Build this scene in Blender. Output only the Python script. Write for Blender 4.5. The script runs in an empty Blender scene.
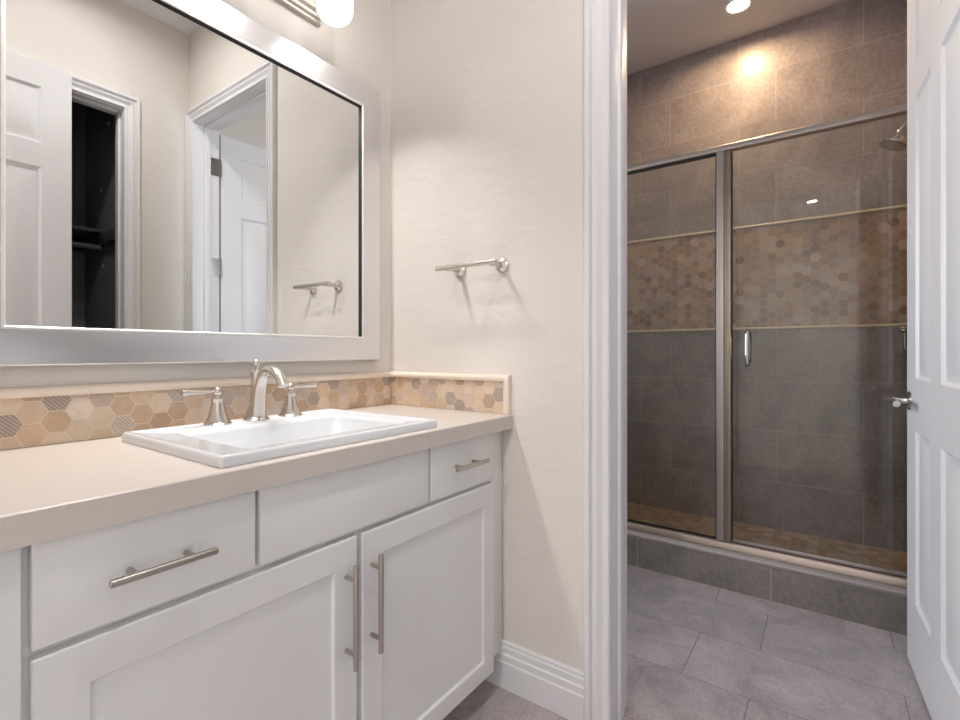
import bpy, bmesh, math, random
from mathutils import Vector, Matrix

S = bpy.context.scene
COL = S.collection
rnd = random.Random(7)

# ------------------------------------------------------------------ camera
cam = bpy.data.cameras.new('camera')
cam.sensor_width = 36.0
cam.lens = 488.2 / 960 * 36.0
cam.shift_y = -8.0 / 960.0
cam.clip_start = 0.02
cam_o = bpy.data.objects.new('camera', cam)
COL.objects.link(cam_o)
YAW = math.radians(35.6)
cam_o.location = (-1.355, -1.4026, 1.096)
cam_o.rotation_euler = (math.radians(90), 0, YAW - math.radians(90))
S.camera = cam_o

# ------------------------------------------------------------------ world and exposure
w = bpy.data.worlds.new('world')
S.world = w
w.use_nodes = True
bg = w.node_tree.nodes['Background']
bg.inputs[0].default_value = (0.88, 0.90, 1.0, 1)
bg.inputs[1].default_value = 22.5

S.view_settings.view_transform = 'Standard'
S.view_settings.look = 'None'
S.view_settings.gamma = 1.0
S.view_settings.use_curve_mapping = False
S.view_settings.exposure = 0.0
S.cycles.max_bounces = 12
S.cycles.diffuse_bounces = 9
S.cycles.glossy_bounces = 5
S.cycles.transparent_max_bounces = 16
S.cycles.sample_clamp_indirect = 6.0
S.cycles.caustics_reflective = False
S.cycles.caustics_refractive = False

CEIL = 2.98
# lamp strengths
VANITY_GLOW = 2.6
VANITY_DOWN = 2.7
FILL_BATH = 9.0  # added fill downlight in the bathroom ceiling
CAN_HALL = 50.0
CAN_SHOWER = 8.0


def portal(name, loc, rot, sx, sy):
    l = bpy.data.lights.new(name, 'AREA')
    l.shape = 'RECTANGLE'
    l.size, l.size_y = sx, sy
    l.cycles.is_portal = True
    o = bpy.data.objects.new(name, l)
    o.location = loc
    o.rotation_euler = rot
    COL.objects.link(o)


def can_light(name, loc, power, color, radius=0.055, spread=150):
    l = bpy.data.lights.new(name, 'AREA')
    l.shape = 'DISK'
    l.size = radius * 2
    l.energy = power
    l.color = color
    l.spread = math.radians(spread)
    o = bpy.data.objects.new(name, l)
    o.location = loc
    COL.objects.link(o)


# ------------------------------------------------------------------ materials
def new_mat(name):
    m = bpy.data.materials.new(name)
    m.use_nodes = True
    nt = m.node_tree
    return m, nt, nt.nodes['Principled BSDF']


def lk(nt, a, b):
    nt.links.new(a, b)


def node(nt, t, **kw):
    n = nt.nodes.new(t)
    for k, v in kw.items():
        if k.startswith('i_'):
            n.inputs[k[2:].replace('_', ' ')].default_value = v
        else:
            setattr(n, k, v)
    return n


def coords(nt):
    return node(nt, 'ShaderNodeTexCoord').outputs['Object']


def mat_plain(name, col, rough=0.5, metal=0.0, spec=0.5, var=0.0, vscale=6.0, bump=0.0, bscale=60.0, coat=0.0):
    m, nt, p = new_mat(name)
    p.inputs['Base Color'].default_value = (*col, 1)
    p.inputs['Roughness'].default_value = rough
    p.inputs['Metallic'].default_value = metal
    p.inputs['Specular IOR Level'].default_value = spec
    p.inputs['Coat Weight'].default_value = coat
    co = coords(nt)
    if var > 0:
        n = node(nt, 'ShaderNodeTexNoise', i_Scale=vscale, i_Detail=5.0)
        lk(nt, co, n.inputs['Vector'])
        mx = node(nt, 'ShaderNodeMix', data_type='RGBA')
        mx.inputs['A'].default_value = (*[c * (1 - var) for c in col], 1)
        mx.inputs['B'].default_value = (*[min(1, c * (1 + var)) for c in col], 1)
        lk(nt, n.outputs['Fac'], mx.inputs['Factor'])
        lk(nt, mx.outputs['Result'], p.inputs['Base Color'])
    if bump > 0:
        n = node(nt, 'ShaderNodeTexNoise', i_Scale=bscale, i_Detail=4.0)
        lk(nt, co, n.inputs['Vector'])
        b = node(nt, 'ShaderNodeBump', i_Strength=bump, i_Distance=0.004)
        lk(nt, n.outputs['Fac'], b.inputs['Height'])
        lk(nt, b.outputs['Normal'], p.inputs['Normal'])
    return m


def mat_brushed(name, col, rough, stretch=(400, 4, 400)):
    m, nt, p = new_mat(name)
    p.inputs['Base Color'].default_value = (*col, 1)
    p.inputs['Metallic'].default_value = 1.0
    co = coords(nt)
    mp = node(nt, 'ShaderNodeMapping')
    mp.inputs['Scale'].default_value = stretch
    lk(nt, co, mp.inputs['Vector'])
    n = node(nt, 'ShaderNodeTexNoise', i_Scale=1.0, i_Detail=3.0)
    lk(nt, mp.outputs['Vector'], n.inputs['Vector'])
    r = node(nt, 'ShaderNodeMapRange')
    r.inputs['To Min'].default_value = rough * 0.8
    r.inputs['To Max'].default_value = rough * 1.25
    lk(nt, n.outputs['Fac'], r.inputs['Value'])
    lk(nt, r.outputs['Result'], p.inputs['Roughness'])
    return m


def mat_tile(name, rough=0.4, vein=0.16, scale=7.0, stripes=False, bump=0.03, spec=0.5):
    """tile: the per tile colour is in the face attribute 'tint'; alpha marks carved (striped) tiles."""
    m, nt, p = new_mat(name)
    p.inputs['Specular IOR Level'].default_value = spec
    at = node(nt, 'ShaderNodeAttribute', attribute_name='tint')
    co = coords(nt)
    n1 = node(nt, 'ShaderNodeTexNoise', i_Scale=scale, i_Detail=8.0, i_Roughness=0.65, i_Distortion=0.8)
    n2 = node(nt, 'ShaderNodeTexNoise', i_Scale=scale * 14, i_Detail=3.0)
    for n in (n1, n2):
        lk(nt, co, n.inputs['Vector'])
    r1 = node(nt, 'ShaderNodeMapRange')
    r1.inputs['From Min'].default_value = 0.3
    r1.inputs['From Max'].default_value = 0.7
    r1.inputs['To Min'].default_value = 1 - vein
    r1.inputs['To Max'].default_value = 1 + vein
    lk(nt, n1.outputs['Fac'], r1.inputs['Value'])
    r2 = node(nt, 'ShaderNodeMapRange')
    r2.inputs['From Min'].default_value = 0.3
    r2.inputs['From Max'].default_value = 0.7
    r2.inputs['To Min'].default_value = 1 - vein * 0.6
    r2.inputs['To Max'].default_value = 1 + vein * 0.6
    lk(nt, n2.outputs['Fac'], r2.inputs['Value'])
    mu = node(nt, 'ShaderNodeMath', operation='MULTIPLY')
    lk(nt, r1.outputs['Result'], mu.inputs[0])
    lk(nt, r2.outputs['Result'], mu.inputs[1])
    sc = node(nt, 'ShaderNodeVectorMath', operation='SCALE')
    lk(nt, at.outputs['Color'], sc.inputs[0])
    last = mu.outputs[0]
    if stripes:
        wv = node(nt, 'ShaderNodeTexWave', wave_type='BANDS', bands_direction='DIAGONAL', i_Scale=74.0, i_Distortion=0.6)
        wv.inputs['Detail'].default_value = 1.0
        lk(nt, co, wv.inputs['Vector'])
        inv = node(nt, 'ShaderNodeMath', operation='SUBTRACT')
        inv.inputs[0].default_value = 1.0
        lk(nt, at.outputs['Alpha'], inv.inputs[1])
        pw = node(nt, 'ShaderNodeMath', operation='POWER')
        lk(nt, wv.outputs['Fac'], pw.inputs[0])
        pw.inputs[1].default_value = 2.0
        dk = node(nt, 'ShaderNodeMath', operation='MULTIPLY')
        lk(nt, inv.outputs[0], dk.inputs[0])
        lk(nt, pw.outputs[0], dk.inputs[1])
        dk2 = node(nt, 'ShaderNodeMath', operation='MULTIPLY_ADD')
        lk(nt, dk.outputs[0], dk2.inputs[0])
        dk2.inputs[1].default_value = -0.48
        dk2.inputs[2].default_value = 1.0
        m2 = node(nt, 'ShaderNodeMath', operation='MULTIPLY')
        lk(nt, last, m2.inputs[0])
        lk(nt, dk2.outputs[0], m2.inputs[1])
        last = m2.outputs[0]
    lk(nt, last, sc.inputs['Scale'])
    lk(nt, sc.outputs[0], p.inputs['Base Color'])
    rr = node(nt, 'ShaderNodeMapRange')
    rr.inputs['To Min'].default_value = rough * 0.75
    rr.inputs['To Max'].default_value = rough * 1.25
    lk(nt, n1.outputs['Fac'], rr.inputs['Value'])
    lk(nt, rr.outputs['Result'], p.inputs['Roughness'])
    b = node(nt, 'ShaderNodeBump', i_Strength=bump * 5, i_Distance=0.002)
    lk(nt, n2.outputs['Fac'], b.inputs['Height'])
    lk(nt, b.outputs['Normal'], p.inputs['Normal'])
    return m


def mat_wall(name, col):
    """hand trowelled plaster paint: soft knock-down bump"""
    m, nt, p = new_mat(name)
    p.inputs['Base Color'].default_value = (*col, 1)
    p.inputs['Roughness'].default_value = 0.62
    p.inputs['Specular IOR Level'].default_value = 0.35
    co = coords(nt)
    mp = node(nt, 'ShaderNodeMapping')
    mp.inputs['Scale'].default_value = (1, 1, 1.6)
    lk(nt, co, mp.inputs['Vector'])
    n = node(nt, 'ShaderNodeTexNoise', i_Scale=9.0, i_Detail=7.0, i_Roughness=0.55, i_Distortion=0.6)
    lk(nt, mp.outputs['Vector'], n.inputs['Vector'])
    b = node(nt, 'ShaderNodeBump', i_Strength=0.24, i_Distance=0.01)
    lk(nt, n.outputs['Fac'], b.inputs['Height'])
    lk(nt, b.outputs['Normal'], p.inputs['Normal'])
    return m


def mat_emit(name, col, strength):
    m, nt, p = new_mat(name)
    p.inputs['Base Color'].default_value = (0.9, 0.9, 0.9, 1)
    p.inputs['Emission Color'].default_value = (*col, 1)
    p.inputs['Emission Strength'].default_value = strength
    return m


def mat_glass(name, tint=(0.93, 0.95, 0.94)):
    """thin clear pane: straight-through light with a Fresnel mirror sheen"""
    m = bpy.data.materials.new(name)
    m.use_nodes = True
    nt = m.node_tree
    for n in list(nt.nodes):
        nt.nodes.remove(n)
    out = node(nt, 'ShaderNodeOutputMaterial')
    tr = node(nt, 'ShaderNodeBsdfTransparent')
    tr.inputs[0].default_value = (*tint, 1)
    gl = node(nt, 'ShaderNodeBsdfGlossy')
    gl.inputs['Roughness'].default_value = 0.0
    fr = node(nt, 'ShaderNodeFresnel')
    fr.inputs['IOR'].default_value = 1.5
    mx = node(nt, 'ShaderNodeMixShader')
    lk(nt, fr.outputs[0], mx.inputs[0])
    lk(nt, tr.outputs[0], mx.inputs[1])
    lk(nt, gl.outputs[0], mx.inputs[2])
    lk(nt, mx.outputs[0], out.inputs['Surface'])
    return m


M = {}
M['wall'] = mat_wall('cream_wall_paint', (0.745, 0.709, 0.667))
M['ceil'] = mat_plain('ceiling_paint', (0.74, 0.73, 0.74), 0.7, bump=0.1, bscale=40)
M['trim'] = mat_plain('white_trim_paint', (0.79, 0.79, 0.815), 0.42, var=0.015)
M['cab'] = mat_plain('white_cabinet_lacquer', (0.76, 0.765, 0.765), 0.38, var=0.012)
M['cab_in'] = mat_plain('cabinet_shadow_board', (0.45, 0.44, 0.43), 0.6, var=0.05)  # mid grey board tone, not assigned to any part
M['counter'] = mat_plain('beige_quartz', (0.61, 0.553, 0.51), 0.30, var=0.06, vscale=120)
M['sink'] = mat_plain('white_ceramic', (0.68, 0.70, 0.735), 0.12, coat=0.3)
M['nickel'] = mat_brushed('brushed_nickel', (0.66, 0.62, 0.57), 0.22)
M['nickel_dark'] = mat_brushed('satin_nickel_pull', (0.50, 0.46, 0.42), 0.30)
M['chrome'] = mat_plain('polished_chrome', (0.72, 0.71, 0.70), 0.10, metal=1.0)
M['frame'] = mat_plain('silver_leaf_frame', (0.84, 0.84, 0.87), 0.27, metal=1.0, var=0.02, vscale=20)
M['frame_lip'] = mat_plain('pale_silver_lip', (0.78, 0.77, 0.75), 0.35, metal=0.6)
M['alu'] = mat_brushed('nickel_shower_rail', (0.50, 0.46, 0.44), 0.45)
M['track'] = mat_brushed('bronze_shower_track', (0.36, 0.30, 0.26), 0.40)
M['bronze'] = mat_brushed('bronze_shower_stile', (0.40, 0.34, 0.28), 0.42)
M['mirror'] = mat_plain('mirror_silver', (0.90, 0.91, 0.90), 0.0, metal=1.0)
M['black_seal'] = mat_plain('black_rubber', (0.012, 0.011, 0.011), 0.6)  # rubber seals, and the shadow gap coloured inside the mirror frame
M['glass'] = mat_glass('clear_shower_glass')
M['grout'] = mat_plain('grey_grout', (0.56, 0.51, 0.49), 0.85, var=0.08, vscale=40)
M['grout_dark'] = mat_plain('floor_grout', (0.25, 0.232, 0.228), 0.85, var=0.08, vscale=40)
M['grout_cream'] = mat_plain('cream_grout', (0.70, 0.60, 0.49), 0.85, var=0.05, vscale=40)
M['liner'] = mat_plain('cream_marble_liner', (0.78, 0.68, 0.58), 0.30, var=0.06, vscale=30)
M['tile'] = mat_tile('greige_porcelain', 0.34, 0.24, 4.0)
M['floor_tile'] = mat_tile('greige_floor_porcelain', 0.42, 0.24, 8.0)
M['hex'] = mat_tile('hex_stone_mosaic', 0.42, 0.10, 22.0, stripes=True)
M['curb_cap'] = mat_plain('pale_stone_cap', (0.42, 0.38, 0.37), 0.35, var=0.08, vscale=25)
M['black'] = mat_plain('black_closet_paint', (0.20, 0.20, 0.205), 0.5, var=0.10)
M['black_metal'] = mat_plain('black_steel', (0.07, 0.07, 0.072), 0.35, metal=0.0)
M['screw'] = mat_plain('zinc_screw', (0.6, 0.6, 0.6), 0.25, metal=1.0)
M['shade'] = mat_emit('lit_opal_glass', (1.0, 0.96, 0.91), VANITY_GLOW)
M['can_cool'] = mat_emit('lit_lens_neutral', (1.0, 0.96, 0.92), 30.0)
M['can_warm'] = mat_emit('lit_lens_warm', (1.0, 0.78, 0.50), 30.0)
M['carpet'] = mat_plain('beige_carpet', (0.5, 0.46, 0.42), 0.95, var=0.1, vscale=80, bump=0.4, bscale=300)


# ------------------------------------------------------------------ mesh helpers
def finish(name, bm, mat, parent=None, smooth=35, mats=None):
    me = bpy.data.meshes.new(name)
    bmesh.ops.recalc_face_normals(bm, faces=bm.faces)
    bm.to_mesh(me)
    bm.free()
    for m in (mats or [mat]):
        me.materials.append(m)
    if smooth:
        me.shade_smooth()
        me.set_sharp_from_angle(angle=math.radians(smooth))
    o = bpy.data.objects.new(name, me)
    COL.objects.link(o)
    if parent is not None:
        o.parent = parent
        o.matrix_parent_inverse = parent.matrix_world.inverted() if False else Matrix.Identity(4)
    return o


def BM():
    return bmesh.new()


def box(bm, x0, x1, y0, y1, z0, z1, bev=0.0, seg=2, mat=0, mtx=None):
    g = bmesh.ops.create_cube(bm, size=1.0)
    vs = g['verts']
    cx, cy, cz = (x0 + x1) / 2, (y0 + y1) / 2, (z0 + z1) / 2
    for v in vs:
        v.co = Vector((cx + v.co.x * abs(x1 - x0), cy + v.co.y * abs(y1 - y0), cz + v.co.z * abs(z1 - z0)))
    fs = {f for v in vs for f in v.link_faces}
    for f in fs:
        f.material_index = mat
    if bev > 0:
        es = list({e for v in vs for e in v.link_edges})
        r = bmesh.ops.bevel(bm, geom=es, offset=bev, segments=seg, affect='EDGES', profile=0.5)
        vs = r['verts']
        for f in r['faces']:
            f.material_index = mat
    if mtx is not None:
        bmesh.ops.transform(bm, matrix=mtx, verts=list({v for v in vs if v.is_valid}))


def lathe(bm, prof, mtx=None, seg=28, mat=0):
    """prof: list of (radius, z)"""
    rings = []
    for r, z in prof:
        if r < 1e-6:
            rings.append([bm.verts.new((0, 0, z))])
        else:
            rings.append([bm.verts.new((r * math.cos(2 * math.pi * k / seg), r * math.sin(2 * math.pi * k / seg), z)) for k in range(seg)])
    for a, b in zip(rings, rings[1:]):
        if len(a) == 1 and len(b) == 1:
            continue
        if len(a) == 1:
            for k in range(seg):
                bm.faces.new((a[0], b[k], b[(k + 1) % seg])).material_index = mat
        elif len(b) == 1:
            for k in range(seg):
                bm.faces.new((a[k], a[(k + 1) % seg], b[0])).material_index = mat
        else:
            for k in range(seg):
                bm.faces.new((a[k], a[(k + 1) % seg], b[(k + 1) % seg], b[k])).material_index = mat
    for ring in (rings[0], rings[-1]):
        if len(ring) > 1:
            bm.faces.new(ring).material_index = mat
    if mtx is not None:
        bmesh.ops.transform(bm, matrix=mtx, verts=[v for r in rings for v in r])


def catmull(pts, n=8):
    P = [Vector(p) for p in pts]
    P = [P[0] * 2 - P[1]] + P + [P[-1] * 2 - P[-2]]
    out = []
    for i in range(1, len(P) - 2):
        for k in range(n):
            t = k / n
            a, b, c, d = P[i - 1], P[i], P[i + 1], P[i + 2]
            out.append(0.5 * ((2 * b) + (c - a) * t + (2 * a - 5 * b + 4 * c - d) * t * t + (3 * b - a - 3 * c + d) * t ** 3))
    out.append(P[-2])
    return out


def tube(bm, pts, radii, seg=16, side=Vector((1, 0, 0)), mat=0, cap=True):
    """pts: Vectors; radii: list of (a along side, b across) or floats"""
    rings = []
    n = len(pts)
    for i, p in enumerate(pts):
        t = (pts[min(i + 1, n - 1)] - pts[max(i - 1, 0)]).normalized()
        s = (side - t * side.dot(t))
        if s.length < 1e-4:
            s = t.orthogonal()
        s.normalize()
        u = t.cross(s)
        r = radii[i] if isinstance(radii, (list, tuple)) else radii
        ra, rb = r if isinstance(r, (tuple, list)) else (r, r)
        rings.append([bm.verts.new(p + s * ra * math.cos(2 * math.pi * k / seg) + u * rb * math.sin(2 * math.pi * k / seg)) for k in range(seg)])
    for a, b in zip(rings, rings[1:]):
        for k in range(seg):
            bm.faces.new((a[k], a[(k + 1) % seg], b[(k + 1) % seg], b[k])).material_index = mat
    if cap:
        bm.faces.new(rings[0]).material_index = mat
        bm.faces.new(rings[-1]).material_index = mat


def rod(bm, a, b, r, seg=16, chamfer=0.0, mat=0):
    a, b = Vector(a), Vector(b)
    d = b - a
    L = d.length
    m = Matrix.Translation(a) @ d.to_track_quat('Z', 'Y').to_matrix().to_4x4()
    c = chamfer or r * 0.18
    lathe(bm, [(0, 0), (r - c, 0), (r, c), (r, L - c), (r - c, L), (0, L)], m, seg, mat)


def sweep(bm, stations, closed=False):
    """stations: list of lists of points of one profile; joined lengthwise (profile is a closed polygon)"""
    R = [[bm.verts.new(p) for p in st] for st in stations]
    n = len(R[0])
    pairs = list(zip(R, R[1:])) + ([(R[-1], R[0])] if closed else [])
    for a, b in pairs:
        for k in range(n):
            bm.faces.new((a[k], a[(k + 1) % n], b[(k + 1) % n], b[k]))
    if not closed:
        bm.faces.new(R[0])
        bm.faces.new(R[-1])


def loft(bm, loops, cap_first=False, cap_last=False):
    R = [[bm.verts.new(p) for p in lp] for lp in loops]
    n = len(R[0])
    for a, b in zip(R, R[1:]):
        for k in range(n):
            bm.faces.new((a[k], a[(k + 1) % n], b[(k + 1) % n], b[k]))
    if cap_first:
        bm.faces.new(R[0])
    if cap_last:
        bm.faces.new(R[-1])


def rrect(x0, x1, y0, y1, z, r, n=5):
    pts = []
    for cx, cy, a0 in ((x1 - r, y1 - r, 0), (x0 + r, y1 - r, 90), (x0 + r, y0 + r, 180), (x1 - r, y0 + r, 270)):
        for k in range(n + 1):
            a = math.radians(a0 + 90 * k / n)
            pts.append((cx + r * math.cos(a), cy + r * math.sin(a), z))
    return pts


def empty(name, loc=(0, 0, 0)):
    o = bpy.data.objects.new(name, None)
    o.location = loc
    o.empty_display_size = 0.05
    COL.objects.link(o)
    return o


def tag(o, label, cat, group=None, kind=None):
    o['label'] = label
    o['category'] = cat
    if group:
        o['group'] = group
    if kind:
        o['kind'] = kind
    return o


def struct(o, label=None, cat=None):
    o['kind'] = 'structure'
    if label:
        o['label'] = label
    if cat:
        o['category'] = cat
    return o


def thing(name, loc, label, cat, group=None):
    return tag(empty(name, loc), label, cat, group)


def part(name, bm, mat, root, smooth=35, mats=None):
    """mesh given in world coordinates, parented so that it stays there"""
    o = finish(name, bm, mat, None, smooth, mats)
    p = Vector((0, 0, 0))
    r = root
    while r is not None:
        p += r.location
        r = r.parent
    o.data.transform(Matrix.Translation(-p))
    o.parent = root
    return o


def place_origin(o, loc):
    """move a top-level mesh's origin to loc without moving the mesh"""
    o.data.transform(Matrix.Translation(-Vector(loc)))
    o.location = loc
    return o


# polygons clipped to a rectangle, for tiles
def clip(poly, u0, u1, v0, v1):
    def cut(P, f, g):
        out = []
        for i in range(len(P)):
            a, b = P[i - 1], P[i]
            fa, fb = f(a), f(b)
            if fb >= 0:
                if fa < 0:
                    out.append(g(a, b, fa, fb))
                out.append(b)
            elif fa >= 0:
                out.append(g(a, b, fa, fb))
        return out

    def mix(a, b, fa, fb):
        t = fa / (fa - fb)
        return (a[0] + (b[0] - a[0]) * t, a[1] + (b[1] - a[1]) * t)
    for f in (lambda p: p[0] - u0, lambda p: u1 - p[0], lambda p: p[1] - v0, lambda p: v1 - p[1]):
        if not poly:
            return []
        poly = cut(poly, f, mix)
    out = []
    for p in poly:
        if not out or (abs(p[0] - out[-1][0]) + abs(p[1] - out[-1][1])) > 1e-5:
            out.append(p)
    if len(out) > 1 and (abs(out[0][0] - out[-1][0]) + abs(out[0][1] - out[-1][1])) < 1e-5:
        out.pop()
    return out if len(out) >= 3 else []


def shrink(poly, d):
    """inset a convex polygon by about d towards its centre"""
    cx = sum(p[0] for p in poly) / len(poly)
    cy = sum(p[1] for p in poly) / len(poly)
    R = max(math.hypot(p[0] - cx, p[1] - cy) for p in poly)
    k = max(0.3, 1 - d / max(R, 1e-4))
    out = []
    for p in poly:
        out.append((cx + (p[0] - cx) * k, cy + (p[1] - cy) * k))
    return out


def tile_mesh(polys, origin, U, V, N, h, cham=0.0008):
    """polys: list of (polygon, rgba). Raised tiles over the plane; returns a mesh with face colours in 'tint'"""
    origin, U, V, N = Vector(origin), Vector(U), Vector(V), Vector(N)
    verts, faces, cols = [], [], []
    for poly, col in polys:
        top = shrink(poly, cham)
        n = len(poly)
        b = len(verts)
        verts += [origin + U * p[0] + V * p[1] for p in poly]
        verts += [origin + U * p[0] + V * p[1] + N * (h - cham) for p in poly]
        verts += [origin + U * p[0] + V * p[1] + N * h for p in top]
        fl = [tuple(b + 2 * n + k for k in range(n))]
        for k in range(n):
            j = (k + 1) % n
            fl.append((b + k, b + j, b + n + j, b + n + k))
            fl.append((b + n + k, b + n + j, b + 2 * n + j, b + 2 * n + k))
        faces += fl
        cols += [col] * len(fl)
    return verts, faces, cols


def tiles_object(name, data, mat, root=None):
    verts, faces, cols = data
    me = bpy.data.meshes.new(name)
    me.from_pydata([tuple(v) for v in verts], [], faces)
    at = me.color_attributes.new('tint', 'FLOAT_COLOR', 'CORNER')
    i = 0
    for f, c in zip(me.polygons, cols):
        for _ in f.vertices:
            at.data[i].color = c
            i += 1
    bm = bmesh.new()
    bm.from_mesh(me)
    bmesh.ops.recalc_face_normals(bm, faces=bm.faces)
    bm.to_mesh(me)
    bm.free()
    me.materials.append(mat)
    o = bpy.data.objects.new(name, me)
    COL.objects.link(o)
    if root is not None:
        p = Vector((0, 0, 0))
        r = root
        while r is not None:
            p += r.location
            r = r.parent
        me.transform(Matrix.Translation(-p))
        o.parent = root
    return o


def merge(*datas):
    V, F, Cc = [], [], []
    for v, f, c in datas:
        b = len(V)
        V += v
        F += [tuple(i + b for i in q) for q in f]
        Cc += c
    return V, F, Cc


def running_bond(u0, u1, v0, v1, tw, th, base_u, base_v, shift, gap, base_col, var, seed):
    R = random.Random(seed)
    out = []
    j0 = math.floor((v0 - base_v) / th) - 1
    j1 = math.ceil((v1 - base_v) / th) + 1
    for j in range(j0, j1):
        off = base_u + (shift if j % 2 else 0)
        i0 = math.floor((u0 - off) / tw) - 1
        i1 = math.ceil((u1 - off) / tw) + 1
        for i in range(i0, i1):
            a, b = off + i * tw + gap / 2, off + (i + 1) * tw - gap / 2
            c, d = base_v + j * th + gap / 2, base_v + (j + 1) * th - gap / 2
            k = 1 + R.uniform(-var, var)
            wob = R.uniform(-0.01, 0.01)
            p = clip([(a, c), (b, c), (b, d), (a, d)], u0, u1, v0, v1)
            if p:
                out.append((p, (base_col[0] * (k + wob), base_col[1] * k, base_col[2] * (k - wob), 1)))
    return out


HEXCOL = [((0.53, 0.385, 0.265), 8), ((0.58, 0.445, 0.325), 7), ((0.62, 0.50, 0.39), 6), ((0.47, 0.34, 0.245), 4),
          ((0.67, 0.575, 0.48), 3), ((0.50, 0.40, 0.335), 2)]
STRIPE = [((0.60, 0.51, 0.44), 3), ((0.47, 0.385, 0.33), 3), ((0.72, 0.63, 0.55), 2)]


def hexes(u0, u1, v0, v1, pitch, gap, seed, bu=0.0, bv=0.0, stripe=0.2, tone=1.0, spread=0.08, mauve=0.0):
    R = random.Random(seed)
    cp = pitch * 0.8660254
    r = (pitch - gap) / 2 / 0.8660254
    pick = [c for c, n in HEXCOL for _ in range(n)]
    pick_s = [c for c, n in STRIPE for _ in range(n)]
    out = []
    for i in range(math.floor((u0 - bu) / cp) - 1, math.ceil((u1 - bu) / cp) + 2):
        for j in range(math.floor((v0 - bv) / pitch) - 1, math.ceil((v1 - bv) / pitch) + 2):
            cu, cv = bu + i * cp, bv + (j + 0.5 * (i % 2)) * pitch
            k = R.uniform(1 - spread, 1 + spread) * tone
            if R.random() < stripe:
                c, al = R.choice(pick_s), 0.0
            else:
                c, al = R.choice(pick), 1.0
            hp = [(cu + r * math.cos(math.radians(60 * q)), cv + r * math.sin(math.radians(60 * q))) for q in range(6)]
            p = clip(hp, u0, u1, v0, v1)
            if p:
                out.append((p, (c[0] * k, c[1] * k * (1 - mauve), c[2] * k * (1 + mauve), al)))
    return out


# ------------------------------------------------------------------ the setting
TW, TH = 0.588, 0.2935
XW = 0.13            # far face of the towel-bar wall
YO = -1.73           # the wall opposite the mirror
XE0, XE1 = -1.42, -1.54   # entry wall
DN, DF = -0.893, -1.66    # shower-room door jamb faces
DH = 2.44
XC, XG, XB = 1.138, 1.198, 1.93   # shower curb, glass, back wall
YS0, YS1 = -0.19, -1.745          # shower left and right wall
YT = 0.95                         # toilet-room end wall
HX, HY0, HY1 = -5.2, 1.9, -3.0    # hall beyond the entry

# floor
bm = BM()
box(bm, HX - 0.2, XB + 0.2, HY1 - 0.2, HY0 + 0.2, -0.12, -0.001)
floor = struct(finish('floor', bm, M['grout_dark'], smooth=0), 'greige stone-look tile floor of bathroom and shower room', 'floor')
FC = (0.405, 0.362, 0.370)
fp = running_bond(-XC - 0.0, -XE1, YO, YT, 0.605, 0.3, 0, 0, 0, 0.003, FC, 0.1, 3)
# long side runs along Y: u = Y, v = X
fp = running_bond(YO, YT, XE1 - 0.02, XC + 0.02, 0.605, 0.302, -0.992, 0.396, -0.203, 0.0035, FC, 0.05, 5)
fd = tile_mesh(fp, (0, 0, -0.001), (0, 1, 0), (1, 0, 0), (0, 0, 1), 0.001, 0.0004)
struct(tiles_object('floor_tiles', fd, M['floor_tile'], floor))
bm = BM()
box(bm, HX, XE1 - 0.02, HY1, HY0, -0.001, 0.006)
struct(part('hall_carpet', bm, M['carpet'], floor, 0))

# ceiling
bm = BM()
box(bm, HX - 0.2, XB + 0.2, HY1 - 0.2, HY0 + 0.2, CEIL, CEIL + 0.1)
struct(finish('ceiling', bm, M['ceil'], smooth=0), 'flat white painted ceiling', 'ceiling')


def wall_x(bm, x0, x1, ya, yb, holes):
    """wall in a Y-Z plane from ya to yb (ya<yb); holes: (y0,y1,z0,z1) in order of y"""
    y = ya
    for (h0, h1, z0, z1) in holes:
        if h0 > y:
            box(bm, x0, x1, y, h0, 0, CEIL)
        if z0 > 0:
            box(bm, x0, x1, h0, h1, 0, z0)
        box(bm, x0, x1, h0, h1, z1, CEIL)
        y = h1
    box(bm, x0, x1, y, yb, 0, CEIL)


def wall_y(bm, y0, y1, xa, xb, holes):
    x = xa
    for (h0, h1, z0, z1) in holes:
        if h0 > x:
            box(bm, x, h0, y0, y1, 0, CEIL)
        if z0 > 0:
            box(bm, h0, h1, y0, y1, 0, z0)
        box(bm, h0, h1, y0, y1, z1, CEIL)
        x = h1
    box(bm, x, xb, y0, y1, 0, CEIL)


DHC = 2.406
CX0, CX1 = -1.075, -0.333     # closet opening in the opposite wall
bm = BM(); wall_y(bm, 0.0, 0.12, XE1, 0.0, [])
struct(finish('wall_left', bm, M['wall'], smooth=0), 'cream wall behind the mirror and vanity', 'wall')
bm = BM(); wall_x(bm, 0.0, XW, YO - 0.12, YT, [(DF - 0.019, DN + 0.019, 0, DH + 0.019)])
struct(finish('wall_back', bm, M['wall'], smooth=0), 'cream trowelled wall carrying the towel bar and the doorway', 'wall')
bm = BM(); wall_y(bm, YO - 0.12, YO, XE1, 0.0, [(CX0 - 0.019, CX1 + 0.019, 0, DHC + 0.019)])
struct(finish('wall_right', bm, M['wall'], smooth=0), 'beige wall with closet doorway, seen in the mirror', 'wall')
EY0, EY1 = -1.625, -0.70      # entry opening
bm = BM(); wall_x(bm, XE1, XE0, YO, 0.0, [(EY0, EY1, 0, 2.475)])
struct(finish('wall_front', bm, M['wall'], smooth=0), 'cream entry wall behind the viewer', 'wall')
bm = BM()
wall_x(bm, XE1, XE0 - 0.0, 0.12, HY0, [])
wall_x(bm, XE1, XE0, HY1, YO - 0.12, [])
struct(finish('wall_hall_front', bm, M['wall'], smooth=0))
bm = BM(); wall_x(bm, HX - 0.12, HX, HY1, HY0, [])
struct(finish('wall_hall_back', bm, M['wall'], smooth=0))
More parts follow.
